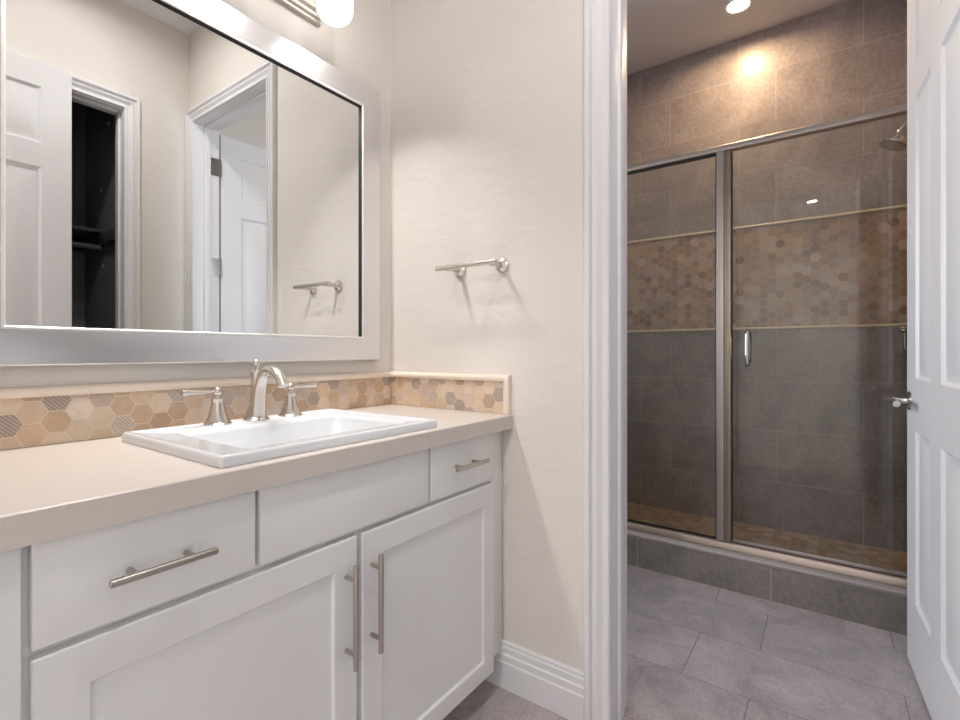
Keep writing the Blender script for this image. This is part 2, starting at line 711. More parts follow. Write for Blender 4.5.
bm = BM(); wall_y(bm, HY0, HY0 + 0.12, HX - 0.12, XE0, [(-4.2, -2.2, 0.8, 2.4)])
struct(finish('wall_hall_left', bm, M['wall'], smooth=0))
bm = BM(); wall_y(bm, HY1 - 0.12, HY1, HX - 0.12, XE0, [])
struct(finish('wall_hall_right', bm, M['wall'], smooth=0))
# shower room
bm = BM(); wall_y(bm, YT, YT + 0.12, 0.0, XC + 0.5, [(0.34, 1.0, 0.95, 2.15)])
struct(finish('wall_toilet_end', bm, M['wall'], smooth=0))
bm = BM(); wall_x(bm, XC, XC + 0.1, YS0 + 0.10, YT, [])
box(bm, XC, XB + 0.1, YS0 + 0.001, YS0 + 0.10, 0, CEIL)
struct(finish('wall_shower_left', bm, M['wall'], smooth=0))
bm = BM(); wall_y(bm, YS1 - 0.1, YS1 - 0.001, XW, XB + 0.1, [])
struct(finish('wall_shower_right', bm, M['wall'], smooth=0))
bm = BM(); wall_x(bm, XB + 0.001, XB + 0.12, YS1 - 0.1, YS0 + 0.1, [])
wsb = struct(finish('wall_shower_back', bm, M['grout'], smooth=0), 'grey tiled shower wall with a brown hexagon mosaic band', 'wall')


def added_window(n, x0, x1, y0, y1, z0, z1):
    fr = BM()
    t = 0.05
    box(fr, x0, x0 + t, y0, y1, z0, z1, 0.004)
    box(fr, x1 - t, x1, y0, y1, z0, z1, 0.004)
    box(fr, x0 + t, x1 - t, y0, y1, z0, z0 + t, 0.004)
    box(fr, x0 + t, x1 - t, y0, y1, z1 - t, z1, 0.004)
    f = struct(finish('window_%d' % n, fr, M['trim']))
    g = BM()
    ym = (y0 + y1) / 2
    box(g, x0 + t, x1 - t, ym - 0.002, ym + 0.002, z0 + t, z1 - t)
    struct(part('window_pane', g, M['glass'], f, 0))


added_window(1, -4.2, -2.2, HY0 + 0.03, HY0 + 0.09, 0.8, 2.4)  # unseen hall window, added to send cool light through the entry
added_window(2, 0.34, 1.0, YT + 0.03, YT + 0.09, 0.95, 2.15)  # unseen window, added as source of the cool light on the door
portal('hall_window_portal', (-3.2, HY0 + 0.13, 1.6), (math.radians(-90), 0, 0), 2.0, 1.6)
portal('toilet_window_portal', (0.67, YT + 0.13, 1.55), (math.radians(-90), 0, 0), 0.66, 1.2)

# shower tile fields
WC = (0.375, 0.330, 0.338)
Z1, Z2 = 1.2335, 1.838       # the two liners
SF = 0.075                   # shower floor


def shower_tiles(u0, u1, off, seed):
    """below the band (rows hang from Z1) and above it (rows stand on Z2)"""
    lo = running_bond(u0, u1, SF, Z1 - 0.008, TW, TH, -0.373 + off, Z1 - 0.008 - TH * 6, -0.195, 0.0036, WC, 0.07, seed)
    up = running_bond(u0, u1, Z2 + 0.008, CEIL, TW, TH, -0.563 + off, Z2 + 0.012 - TH * 4, 0.19, 0.0036, WC, 0.07, seed + 1)
    return lo + up


bt = tile_mesh(shower_tiles(YS1, YS0, 0, 21), (XB + 0.001, 0, 0), (0, 1, 0), (0, 0, 1), (-1, 0, 0), 0.001, 0.0004)
struct(tiles_object('tile_field', bt, M['tile'], wsb))
hx = tile_mesh(hexes(YS1, YS0, Z1 + 0.008, Z2 - 0.008, 0.048, 0.0022, 31, -0.965, 1.262, 0.13, 0.90, 0.17, 0.035), (XB + 0.0005, 0, 0), (0, 1, 0), (0, 0, 1), (-1, 0, 0), 0.001, 0.0004)
struct(tiles_object('hexagon_mosaic', hx, M['hex'], wsb))
bm = BM()
box(bm, XB + 0.0005, XB + 0.0012, YS1, YS0, Z1, Z2)
struct(part('mosaic_grout', bm, M['grout_cream'], wsb, 0))
for z in (Z1, Z2):
    bm = BM()
    pts = [Vector((XB, YS1, z)), Vector((XB, YS0, z))]
    tube(bm, pts, [(0.0085, 0.0085)] * 2, 14, Vector((0, 0, 1)))
    struct(part('tile_liner', bm, M['liner'], wsb))
# side walls of the shower
for nm, y, nv, par, sd in (('left', YS0 + 0.001, (0, -1, 0), bpy.data.objects['wall_shower_left'], 41), ('right', YS1 - 0.001, (0, 1, 0), bpy.data.objects['wall_shower_right'], 51)):
    tl = tile_mesh(shower_tiles(XC + 0.0, XB, 0.17, sd), (0, y, 0), (1, 0, 0), (0, 0, 1), nv, 0.001, 0.0004)
    struct(tiles_object('tile_field', tl, M['tile'], par))
    hl = tile_mesh(hexes(XC, XB, Z1 + 0.008, Z2 - 0.008, 0.048, 0.0022, sd + 3, 0, 1.262, 0.13, 0.90, 0.17, 0.035), (0, y + nv[1] * 0.0004, 0), (1, 0, 0), (0, 0, 1), nv, 0.001, 0.0004)
    struct(tiles_object('hexagon_mosaic', hl, M['hex'], par))
    for z in (Z1, Z2):
        bm = BM()
        tube(bm, [Vector((XC, y + nv[1] * 0.001, z)), Vector((XB, y + nv[1] * 0.001, z))], [(0.0085, 0.0085)] * 2, 14, Vector((0, 0, 1)))
        struct(part('tile_liner', bm, M['liner'], par))
# shower floor
bm = BM(); box(bm, XC + 0.11, XB + 0.012, YS1, YS0, -0.003, SF - 0.001)
sf = struct(finish('floor_shower', bm, M['grout_cream'], smooth=0), 'brown hexagon mosaic floor of the shower', 'floor')
sfd = tile_mesh(hexes(YS1, YS0, XC + 0.11, XB, 0.048, 0.0022, 61, 0, 0, 0.05, 0.82), (0, 0, SF - 0.001), (0, 1, 0), (1, 0, 0), (0, 0, 1), 0.001, 0.0004)
struct(tiles_object('hexagon_mosaic', sfd, M['hex'], sf))
# curb
bm = BM(); box(bm, XC + 0.001, XC + 0.115, YS1 - 0.005, YS0 + 0.005, -0.003, 0.156)
cb = struct(finish('trim_shower_curb', bm, M['grout'], smooth=0), 'low tiled curb below the shower glass', 'curb')
cd = tile_mesh(running_bond(YS1, YS0, 0.0, 0.148, TW, 0.5, -0.605, -0.2, 0, 0.003, (0.225, 0.205, 0.192), 0.07, 71), (XC + 0.001, 0, 0), (0, 1, 0), (0, 0, 1), (-1, 0, 0), 0.001, 0.0004)
struct(tiles_object('curb_tiles', cd, M['tile'], cb))
bm = BM(); box(bm, XC - 0.004, XC + 0.12, YS1, YS0, 0.150, 0.168, 0.006, 3)
struct(part('curb_cap', bm, M['curb_cap'], cb))

# closet beyond the opposite wall (black inside)
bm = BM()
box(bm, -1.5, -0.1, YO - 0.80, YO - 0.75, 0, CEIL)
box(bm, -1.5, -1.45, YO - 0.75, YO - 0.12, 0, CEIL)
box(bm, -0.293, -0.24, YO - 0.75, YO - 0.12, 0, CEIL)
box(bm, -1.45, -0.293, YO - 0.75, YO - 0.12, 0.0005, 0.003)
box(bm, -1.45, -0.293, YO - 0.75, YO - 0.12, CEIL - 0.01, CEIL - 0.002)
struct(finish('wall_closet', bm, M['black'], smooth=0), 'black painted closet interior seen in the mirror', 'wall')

# ---------------------------------------------------------------- door casings
CASE = [(0.0, 0.0), (0.0, 0.009), (0.004, 0.013), (0.010, 0.013), (0.013, 0.0065), (0.022, 0.0085), (0.036, 0.0185), (0.043, 0.0185), (0.046, 0.0085),
        (0.053, 0.0085), (0.055, 0.019), (0.058, 0.023), (0.070, 0.023), (0.074, 0.019), (0.074, 0.0)]


def casing(bm, axis, pos, sign, a0, a1, ztop, wmax=0.074):
    """mitred casing round an opening. axis 'x': wall plane at X=pos, opening between a0<a1 along Y"""
    def P(d, h, a, z):
        t = pos + sign * h
        return (t, a, z) if axis == 'x' else (a, t, z)
    st = []
    st.append([P(d, h, a0 - d, 0.002) for d, h in CASE])
    st.append([P(d, h, a0 - d, ztop + d) for d, h in CASE])
    st.append([P(d, h, a1 + d, ztop + d) for d, h in CASE])
    st.append([P(d, h, a1 + d, 0.002) for d, h in CASE])
    sweep(bm, st)


def jambs(bm, axis, p0, p1, a0, a1, ztop, stop0, stop1):
    def B(u0, u1, v0, v1, z0, z1, b=0.0012):
        if axis == 'x':
            box(bm, u0, u1, v0, v1, z0, z1, b)
        else:
            box(bm, v0, v1, u0, u1, z0, z1, b)
    t = 0.0185
    B(p0, p1, a0 - t, a0, 0.001, ztop + t)
    B(p0, p1, a1, a1 + t, 0.001, ztop + t)
    B(p0, p1, a0, a1, ztop, ztop + t)
    s = 0.011
    B(stop0, stop1, a0, a0 + s, 0.001, ztop, 0.003)
    B(stop0, stop1, a1 - s, a1, 0.001, ztop, 0.003)
    B(stop0, stop1, a0, a1, ztop - s, ztop, 0.003)


bm = BM(); jambs(bm, 'x', 0.0, XW, DF, DN, DH, 0.050, 0.088)
t1 = struct(finish('trim_1', bm, M['trim']), 'white jamb and moulded casing of the doorway to the shower room', 'door frame')
bm = BM(); casing(bm, 'x', 0.0, -1, DF - 0.0 + 0.0, DN - 0.0, DH + 0.005)
struct(part('casing', bm, M['trim'], t1, 20))
bm = BM(); casing(bm, 'x', XW, 1, DF, DN, DH + 0.005)
struct(part('casing', bm, M['trim'], t1, 20))
bm = BM(); jambs(bm, 'y', YO - 0.12, YO, CX0, CX1, DHC, YO - 0.075, YO - 0.04)
t2 = struct(finish('trim_2', bm, M['trim']), 'white casing of the black closet doorway seen in the mirror', 'door frame')
bm = BM(); casing(bm, 'y', YO, 1, CX0, CX1, DHC + 0.005)
struct(part('casing', bm, M['trim'], t2, 20))

# baseboards
BASE = [(0.0, 0.0), (0.0, 0.147), (0.006, 0.147), (0.009, 0.143), (0.009, 0.135), (0.012, 0.130), (0.012, 0.112), (0.0165, 0.108), (0.0165, 0.088), (0.020, 0.084), (0.020, 0.0)]


def base_x(name, pos, sign, ya, yb, lab=None):
    bm = BM()
    sweep(bm, [[(pos + sign * d, y, z + 0.001) for d, z in BASE] for y in (ya, yb)])
    return struct(finish(name, bm, M['trim'], smooth=20), lab, 'baseboard' if lab else None)


def base_y(name, pos, sign, xa, xb, lab=None):
    bm = BM()
    sweep(bm, [[(x, pos + sign * d, z + 0.001) for d, z in BASE] for x in (xa, xb)])
    return struct(finish(name, bm, M['trim'], smooth=20), lab, 'baseboard' if lab else None)


base_x('baseboard_back', 0.0, -1, DN + 0.0745, -0.470, 'white stepped baseboard between vanity and doorway casing')
base_y('baseboard_right', YO, 1, CX1 + 0.075, -0.023)
base_x('baseboard_front', XE0, 1, EY1, -0.57)

# ---------------------------------------------------------------- panel doors
PROWS = [(0.235, 0.818), (0.993, 1.935), (2.045, 2.305)]


def panel_door(bm, wd, ht, th, cols, rows):
    """six panel moulded slab: x 0..wd, y 0..th, z 0..ht; both faces panelled"""
    xs = sorted({0.0, wd, *[c for p in cols for c in p]})
    zs = sorted({0.0, ht, *[r for p in rows for r in p]})
    cache = {}

    def vt(x, y, z):
        k = (round(x, 5), round(y, 5), round(z, 5))
        if k not in cache:
            cache[k] = bm.verts.new((x, y, z))
        return cache[k]

    def quad(a, b, c, d):
        try:
            bm.faces.new((vt(*a), vt(*b), vt(*c), vt(*d)))
        except ValueError:
            pass
    INS = [(0.0, 0.0), (0.003, 0.003), (0.010, 0.0085), (0.016, 0.0095), (0.022, 0.0095), (0.046, 0.003), (0.049, 0.0022)]
    for y, sg in ((0.0, 1), (th, -1)):
        for x0, x1 in zip(xs, xs[1:]):
            for z0, z1 in zip(zs, zs[1:]):
                if (x0, x1) in cols and (z0, z1) in rows:
                    prev = None
                    for i, dp in INS:
                        yy = y + sg * dp
                        cur = [(x0 + i, yy, z0 + i), (x1 - i, yy, z0 + i), (x1 - i, yy, z1 - i), (x0 + i, yy, z1 - i)]
                        if prev:
                            for k in range(4):
                                quad(prev[k], prev[(k + 1) % 4], cur[(k + 1) % 4], cur[k])
                        prev = cur
                    quad(*prev)
                else:
                    quad((x0, y, z0), (x1, y, z0), (x1, y, z1), (x0, y, z1))
    for z0, z1 in zip(zs, zs[1:]):
        quad((0, 0, z0), (0, th, z0), (0, th, z1), (0, 0, z1))
        quad((wd, 0, z0), (wd, th, z0), (wd, th, z1), (wd, 0, z1))
    for x0, x1 in zip(xs, xs[1:]):
        quad((x0, 0, 0), (x1, 0, 0), (x1, th, 0), (x0, th, 0))
        quad((x0, 0, ht), (x1, 0, ht), (x1, th, ht), (x0, th, ht))


def lever_bm(bm, side, tipdir):
    """round rose on the y=0 plane, facing -side; lever along x*tipdir"""
    m = Matrix.Rotation(math.radians(90 if side < 0 else -90), 4, 'X')
    lathe(bm, [(0, 0), (0.033, 0), (0.033, 0.004), (0.029, 0.009), (0.013, 0.011), (0.0115, 0.016), (0.0115, 0.05), (0.0, 0.052)], m, 28)
    p = catmull([(0, side * 0.048, 0), (tipdir * 0.02, side * 0.058, 0.001), (tipdir * 0.06, side * 0.060, 0.002), (tipdir * 0.110, side * 0.053, -0.004)], 6)
    n = len(p)
    tube(bm, p, [(0.009 + 0.002 * (k / n), 0.0135 - 0.003 * (k / n)) for k in range(n)], 14, Vector((0, 1, 0)))


def leaf_door(name, wd, ht, th, hinge, ang, cols, lab, lever_x, lever_sides, hinges, hinge_y):
    bm = BM()
    panel_door(bm, wd, ht, th, cols, PROWS)
    o = struct(finish(name, bm, M['trim'], smooth=25), lab, 'door')
    o.location = hinge
    o.rotation_euler = (0, 0, ang)
    for sd in lever_sides:
        b = BM()
        lever_bm(b, sd, -1 if lever_x > wd / 2 else 1)
        bmesh.ops.translate(b, verts=b.verts, vec=(lever_x, 0 if sd < 0 else th, 0.915))
        c = finish('door_handle', b, M['chrome'])
        c.parent = o
        c['kind'] = 'structure'
        c['label'] = 'polished lever handle with round rose'
    for z in hinges:
        b = BM()
        s = 1 if hinge_y > th / 2 else -1
        kx, ky = -0.012, hinge_y + s * 0.008
        rod(b, (kx, ky, z - 0.052), (kx, ky, z + 0.052), 0.0085, 14)
        lathe(b, [(0, 0), (0.0065, 0.002), (0.005, 0.009), (0, 0.011)], Matrix.Translation((kx, ky, z + 0.052)), 12)
        box(b, kx, 0.001, ky - 0.0015, ky + 0.0015, z - 0.052, z + 0.052, 0.0)
        box(b, -0.0015, 0.0002, min(hinge_y - s * 0.03, ky), max(hinge_y - s * 0.03, ky), z - 0.052, z + 0.052, 0.0)
        box(b, -0.066, kx, hinge_y + s * 0.0135, hinge_y + s * 0.0165, z - 0.052, z + 0.052, 0.0)
        c = finish('door_hinge', b, M['chrome'])
        c.parent = o
        c['kind'] = 'structure'
    return o


# shower-room door, open about 87 degrees; visible face looks to +Y
P_hinge = Vector((0.157, -1.672))
P_free = Vector((0.951, -1.628))
dvec = (P_free - P_hinge)
ang1 = math.atan2(dvec.y, dvec.x)
wd1 = dvec.length
cols1 = [(0.125, 0.335), (wd1 - 0.345, wd1 - 0.135)]
th1 = 0.035
nn = Vector((-math.sin(ang1), math.cos(ang1)))
h0 = P_hinge - nn * th1
door1 = leaf_door('door_1', wd1, 2.42, th1, (h0.x, h0.y, 0.012), ang1, cols1,
                  'white six-panel door standing open into the shower room', wd1 - 0.062, (1, -1), (0.25, 0.98, 1.60, 2.205), th1)
# entry door standing open along the opposite wall, seen in the mirror
door2 = leaf_door('door_2', 0.822, 2.42, 0.035, (-1.415, -1.615, 0.012), 0.0, [(0.115, 0.352), (0.475, 0.712)],
                  'white six-panel entry door seen at the left of the mirror', 0.76, (-1,), (0.25, 1.2, 2.2), 0.0)

# ---------------------------------------------------------------- vanity cabinet
YFR, YFT = -0.530, -0.549
VL = XE0 + 0.002
van = thing('vanity_cabinet', (-0.70, -0.28, 0), 'white shaker vanity cabinet with bar pulls under the beige countertop', 'cabinet')
bm = BM()
# carcass with face frame
box(bm, VL, -0.002, -0.455, -0.004, 0.002, 0.10)                 # plinth / toe kick
box(bm, VL, -0.003, -0.512, -0.004, 0.122, 0.560)
box(bm, VL, -0.003, -0.512, -0.440, 0.560, 0.845)
box(bm, -0.018, -0.003, -0.440, -0.004, 0.560, 0.845)
box(bm, VL, VL + 0.018, -0.440, -0.004, 0.560, 0.845)
box(bm, VL, -0.003, -0.02, -0.004, 0.560, 0.845)
# face frame
box(bm, -0.092, -0.030, YFR, -0.511, 0.122, 0.845, 0.001)
box(bm, -0.030, -0.002, YFR + 0.006, -0.511, 0.122, 0.845, 0.001)
box(bm, -1.16, -0.0925, YFR, -0.511, 0.122, 0.160)
box(bm, -1.16, -0.0925, YFR, -0.511, 0.675, 0.72)
box(bm, -1.16, -0.0925, YFR, -0.511, 0.830, 0.845)
for xc in (-0.388, -0.863):
    box(bm, xc - 0.03, xc + 0.03, YFR, -0.511, 0.72, 0.83)
box(bm, -0.654, -0.594, YFR, -0.511, 0.16, 0.675)
box(bm, VL, -1.16, YFR, -0.511, 0.122, 0.845)
part('body', bm, M['cab'], van)
bm = BM()
box(bm, VL + 0.001, -1.186, YFT, YFR - 0.0005, 0.097, 0.8435, 0.002)
part('end_panel', bm, M['cab'], van)


def pull(parent, p0, p1, name='handle', posts=0.22, r=0.006):
    bm = BM()
    p0, p1 = Vector(p0), Vector(p1)
    rod(bm, p0, p1, r, 18, 0.001)
    for t in (posts, 1 - posts):
        q = p0.lerp(p1, t)
        rod(bm, (q.x, YFT + 0.001, q.z), q, r * 0.78, 14, 0.0005)
    return part(name, bm, M['nickel_dark'], parent)


def slab_front(name, x0, x1, z0, z1):
    bm = BM()
    box(bm, x0, x1, YFT, YFR - 0.0005, z0, z1, 0.0022, 3)
    return part(name, bm, M['cab'], van)


def shaker(name, x0, x1, z0, z1, sl, sr, rt, rb):
    bm = BM()
    dep = 0.008
    o = [(x0, x1, z0, z1, YFR - 0.0005), (x0, x1, z0, z1, YFT + 0.0022), (x0 + 0.0022, x1 - 0.0022, z0 + 0.0022, z1 - 0.0022, YFT),
         (x0 + sl, x1 - sr, z0 + rb, z1 - rt, YFT), (x0 + sl + 0.0015, x1 - sr - 0.0015, z0 + rb + 0.0015, z1 - rt - 0.0015, YFT + 0.001),
         (x0 + sl + 0.004, x1 - sr - 0.004, z0 + rb + 0.004, z1 - rt - 0.004, YFT + dep)]
    loft(bm, [[(a, y, c), (b, y, c), (b, y, d), (a, y, d)] for a, b, c, d, y in o], True, True)
    return part(name, bm, M['cab'], van, 20)


dr = slab_front('drawer', -1.176, -0.8675, 0.700, 0.8435)
pull(dr, (-1.100, YFT - 0.032, 0.769), (-0.952, YFT - 0.032, 0.769), posts=0.23)
slab_front('false_drawer_front', -0.859, -0.3925, 0.700, 0.8435)['label'] = 'wide plain drawer front without a pull'
dr2 = slab_front('drawer', -0.3835, -0.087, 0.700, 0.8435)
pull(dr2, (-0.313, YFT - 0.032, 0.775), (-0.165, YFT - 0.032, 0.775), posts=0.23)
dl = shaker('door', -1.176, -0.631, 0.097, 0.688, 0.062, 0.060, 0.060, 0.052)
pull(dl, (-0.662, YFT - 0.032, 0.416), (-0.662, YFT - 0.032, 0.638), posts=0.14)
d_r = shaker('door', -0.6165, -0.087, 0.097, 0.688, 0.060, 0.052, 0.060, 0.052)
pull(d_r, (-0.590, YFT - 0.032, 0.418), (-0.590, YFT - 0.032, 0.640), posts=0.14)

# ---------------------------------------------------------------- countertop with a cut-out for the sink
SX0, SX1, SY0, SY1 = -0.925, -0.343, -0.538, -0.083
ZC = 0.892
bm = BM()
hx0, hx1, hy0, hy1 = SX0 + 0.03, SX1 - 0.03, SY0 + 0.03, SY1 - 0.03
out = [(VL, -0.564), (-0.002, -0.564), (-0.002, -0.002), (VL, -0.002)]
inn = [(hx0, hy0), (hx1, hy0), (hx1, hy1), (hx0, hy1)]
b = 0.0025


def offs(P, d):
    cx = sum(p[0] for p in P) / 4
    cy = sum(p[1] for p in P) / 4
    return [(p[0] + (d if p[0] < cx else -d), p[1] + (d if p[1] < cy else -d)) for p in P]


lo = [[(x, y, 0.8465) for x, y in inn], [(x, y, 0.8465) for x, y in out], [(x, y, ZC - b) for x, y in out], [(x, y, ZC) for x, y in offs(out, b)], [(x, y, ZC) for x, y in inn]]
loft(bm, lo)
vs = list(bm.verts)
n = len(vs)
for k in range(4):
    bm.faces.new((vs[n - 4 + k], vs[n - 4 + (k + 1) % 4], vs[(k + 1) % 4], vs[k]))
ct = tag(finish('countertop', bm, M['counter'], smooth=30), 'beige quartz countertop slab on the white vanity', 'countertop')
place_origin(ct, (-0.7, -0.28, 0.8465))

# ---------------------------------------------------------------- backsplash
BZ = 0.999
bs = thing('backsplash', (-0.71, -0.005, ZC), 'tan hexagon mosaic backsplash with cream edge trim above the countertop', 'backsplash')
bm = BM()
box(bm, VL, -0.0085, -0.0085, -0.0008, ZC + 0.0005, BZ + 0.004)
box(bm, -0.0085, -0.0008, -0.536, -0.0008, ZC + 0.0005, BZ + 0.004)
part('grout_bed', bm, M['grout_cream'], bs, 0)
h1 = tile_mesh(hexes(VL, -0.0094, ZC + 0.001, BZ, 0.0478, 0.0024, 13, -1.062, 0.9655, 0.24, 1.02), (0, -0.0085, 0), (1, 0, 0), (0, 0, 1), (0, -1, 0), 0.0009, 0.0004)
h2 = tile_mesh(hexes(-0.536, -0.0085, ZC + 0.001, BZ, 0.0478, 0.0024, 17, -0.02, 0.955, 0.26, 1.08), (-0.0085, 0, 0), (0, 1, 0), (0, 0, 1), (-1, 0, 0), 0.0009, 0.0004)
tiles_object('hexagon_mosaic', merge(h1, h2), M['hex'], bs)
CAP = [(0.0008, 0.0), (0.0155, 0.0), (0.0185, 0.005), (0.019, 0.011), (0.0165, 0.017), (0.011, 0.0205), (0.005, 0.022), (0.0008, 0.022)]
bm = BM()
st = [[(VL, -d, BZ + z) for d, z in CAP], [(-d, -d, BZ + z) for d, z in CAP], [(-d, -0.5575 + z, BZ + z) for d, z in CAP][::1]]
# top cap along both walls, mitred with the end piece
sweep(bm, [[(VL, -d, BZ + z) for d, z in CAP], [(-d, -d, BZ + z) for d, z in CAP], [(-d, -0.536 - z, BZ + z) for d, z in CAP], [(-d, -0.536 - z, ZC + 0.0008) for d, z in CAP]])
part('edge_trim', bm, M['liner'], bs, 50)

# ---------------------------------------------------------------- sink
sk = thing('sink', ((SX0 + SX1) / 2, (SY0 + SY1) / 2, ZC), 'white rectangular drop-in sink with stepped rim in the countertop', 'sink')
bm = BM()
BX0, BX1, BY0, BY1 = SX0 + 0.082, SX1 - 0.072, SY0 + 0.060, SY1 - 0.120
ZR = ZC + 0.021
L = [rrect(SX0, SX1, SY0, SY1, ZC + 0.0006, 0.006), rrect(SX0, SX1, SY0, SY1, ZC + 0.006, 0.006), rrect(SX0 + 0.001, SX1 - 0.001, SY0 + 0.001, SY1 - 0.001, ZR - 0.0035, 0.006),
     rrect(SX0 + 0.004, SX1 - 0.004, SY0 + 0.004, SY1 - 0.004, ZR - 0.0004, 0.006), rrect(SX0 + 0.006, SX1 - 0.006, SY0 + 0.006, SY1 - 0.006, ZR, 0.006),
     rrect(SX0 + 0.014, SX1 - 0.014, SY0 + 0.014, SY1 - 0.014, ZR, 0.006),
     rrect(SX0 + 0.0165, SX1 - 0.0165, SY0 + 0.0165, SY1 - 0.0165, ZR - 0.0022, 0.006)]
L += [rrect(BX0 - 0.012, BX1 + 0.012, BY0 - 0.010, BY1 + 0.012, ZR - 0.003, 0.014), rrect(BX0 - 0.004, BX1 + 0.004, BY0 - 0.004, BY1 + 0.004, ZR - 0.006, 0.016),
      rrect(BX0, BX1, BY0, BY1, ZR - 0.014, 0.018), rrect(BX0 + 0.008, BX1 - 0.008, BY0 + 0.006, BY1 - 0.006, ZR - 0.045, 0.022),
      rrect(BX0 + 0.014, BX1 - 0.014, BY0 + 0.010, BY1 - 0.010, ZR - 0.050, 0.024),
      rrect(BX0 + 0.024, BX1 - 0.024, BY0 + 0.018, BY1 - 0.018, ZR - 0.115, 0.03), rrect(BX0 + 0.05, BX1 - 0.05, BY0 + 0.04, BY1 - 0.04, ZR - 0.132, 0.04),
      rrect(BX0 + 0.15, BX1 - 0.15, BY0 + 0.10, BY1 - 0.10, ZR - 0.136, 0.02)]
loft(bm, L, False, True)
part('basin', bm, M['sink'], sk, 50)
bm = BM()
cxs, cys = (BX0 + BX1) / 2, (BY0 + BY1) / 2
lathe(bm, [(0.0, 0.004), (0.016, 0.004), (0.018, 0.001), (0.022, 0.003), (0.030, 0.003), (0.033, 0.0), (0.0, 0.0)], Matrix.Translation((cxs, cys, ZR - 0.1355)))
part('drain', bm, M['nickel'], sk)

# ---------------------------------------------------------------- faucet
FX, FY, ZF = -0.624, -0.126, ZR - 0.0026
fa = thing('faucet', (FX, FY, ZF), 'brushed nickel arched faucet with two lever handles on the white sink', 'faucet')
bm = BM()
T = Matrix.Translation((FX, FY, ZF))
lathe(bm, [(0, 0), (0.033, 0), (0.0335, 0.003), (0.031, 0.0055), (0.0285, 0.007), (0.0235, 0.016), (0.0195, 0.032), (0.0165, 0.052), (0.0145, 0.080), (0.0140, 0.105),
           (0.0150, 0.122), (0.0160, 0.131), (0.0150, 0.1335), (0.008, 0.135), (0, 0.1355)], T, 32)
part('spout_body', bm, M['nickel'], fa, 40)
bm = BM()
pp = [(FX, FY - 0.010, ZF + 0.010), (FX, FY - 0.013, ZF + 0.05), (FX, FY - 0.021, ZF + 0.095), (FX, FY - 0.042, ZF + 0.128), (FX, FY - 0.074, ZF + 0.139), (FX, FY - 0.108, ZF + 0.125), (FX, FY - 0.130, ZF + 0.098)]
cp = catmull(pp, 7)
nn_ = len(cp)
rad = []
for k in range(nn_):
    t = k / (nn_ - 1)
    rad.append((0.021 - 0.006 * min(1, t * 2.2), 0.0155 - 0.005 * t))
tube(bm, cp, rad, 20, Vector((1, 0, 0)))
part('spout', bm, M['nickel'], fa, 40)
bm = BM()
lathe(bm, [(0, 0.133), (0.0075, 0.1335), (0.0045, 0.137), (0.0042, 0.142), (0.0075, 0.1445), (0.0105, 0.149), (0.0113, 0.1545), (0.0103, 0.160), (0.007, 0.1645), (0.003, 0.166), (0, 0.1662)], T, 24)
part('finial', bm, M['nickel'], fa, 60)
for sx in (-1, 1):
    hxp = FX + sx * 0.104
    T2 = Matrix.Translation((hxp, FY, ZF))
    bm = BM()
    lathe(bm, [(0, 0), (0.033, 0), (0.0335, 0.003), (0.031, 0.005), (0.0285, 0.008), (0.0245, 0.017), (0.0195, 0.032), (0.0160, 0.050), (0.0145, 0.060), (0.0155, 0.062), (0.0155, 0.066),
               (0.0115, 0.068), (0.009, 0.074), (0.0, 0.075)], T2, 30)
    hd = part('handle', bm, M['nickel'], fa, 40)
    bm = BM()
    lathe(bm, [(0, 0.072), (0.0065, 0.073), (0.0100, 0.0775), (0.0116, 0.084), (0.0100, 0.091), (0.0055, 0.0955), (0, 0.0962)], T2, 22)
    lp = [Vector((hxp + sx * t, FY, ZF + 0.084 + 0.02 * (t - 0.005))) for t in (0.004, 0.02, 0.045, 0.072, 0.086, 0.0875)]
    tube(bm, lp, [0.0045, 0.0045, 0.0055, 0.0075, 0.0085, 0.006], 16, Vector((0, 1, 0)))
    part('lever', bm, M['nickel'], hd, 40)

# ---------------------------------------------------------------- mirror
MX0, MX1, MZ0, MZ1 = -1.191, -0.083, 1.067, 2.070
mr = thing('wall_mirror', ((MX0 + MX1) / 2, -0.002, MZ0), 'large silver-framed rectangular mirror above the vanity', 'mirror')
FW = 0.083
FP = [(0.0, 0.003), (0.0, 0.029), (0.003, 0.032), (0.010, 0.032), (FW - 0.008, 0.028), (FW - 0.003, 0.026), (FW - 0.001, 0.022), (FW, 0.017), (FW, 0.003)]
bm = BM()
cor = [(MX0, MZ0, 1, 1), (MX1, MZ0, -1, 1), (MX1, MZ1, -1, -1), (MX0, MZ1, 1, -1)]
sweep(bm, [[(x + sx * d, -h, z + sz * d) for d, h in FP] for x, z, sx, sz in cor], True)
part('frame', bm, M['frame'], mr, 25)
bm = BM()
LP = [(FW - 0.007, 0.026), (FW - 0.006, 0.0295), (FW - 0.002, 0.0295), (FW + 0.001, 0.0275), (FW + 0.001, 0.0265), (FW - 0.007, 0.0255)]
sweep(bm, [[(x + sx * d, -h, z + sz * d) for d, h in LP] for x, z, sx, sz in cor], True)
part('inner_lip', bm, M['frame_lip'], mr, 25)
bm = BM()
RB = [(FW - 0.006, 0.0255), (FW + 0.001, 0.0262), (FW + 0.001, 0.0172), (FW - 0.006, 0.0172)]
sweep(bm, [[(x + sx * d, -h, z + sz * d) for d, h in RB] for x, z, sx, sz in cor], True)
o = part('inner_rebate', bm, M['black_seal'], mr, 0)  # black strip put in for the shade between frame and glass
o['label'] = 'thin black inner edge of the frame'
bm = BM()
box(bm, MX0 + FW - 0.004, MX1 - FW + 0.004, -0.017, -0.006, MZ0 + FW - 0.004, MZ1 - FW + 0.004)
part('mirror_glass', bm, M['mirror'], mr, 0)

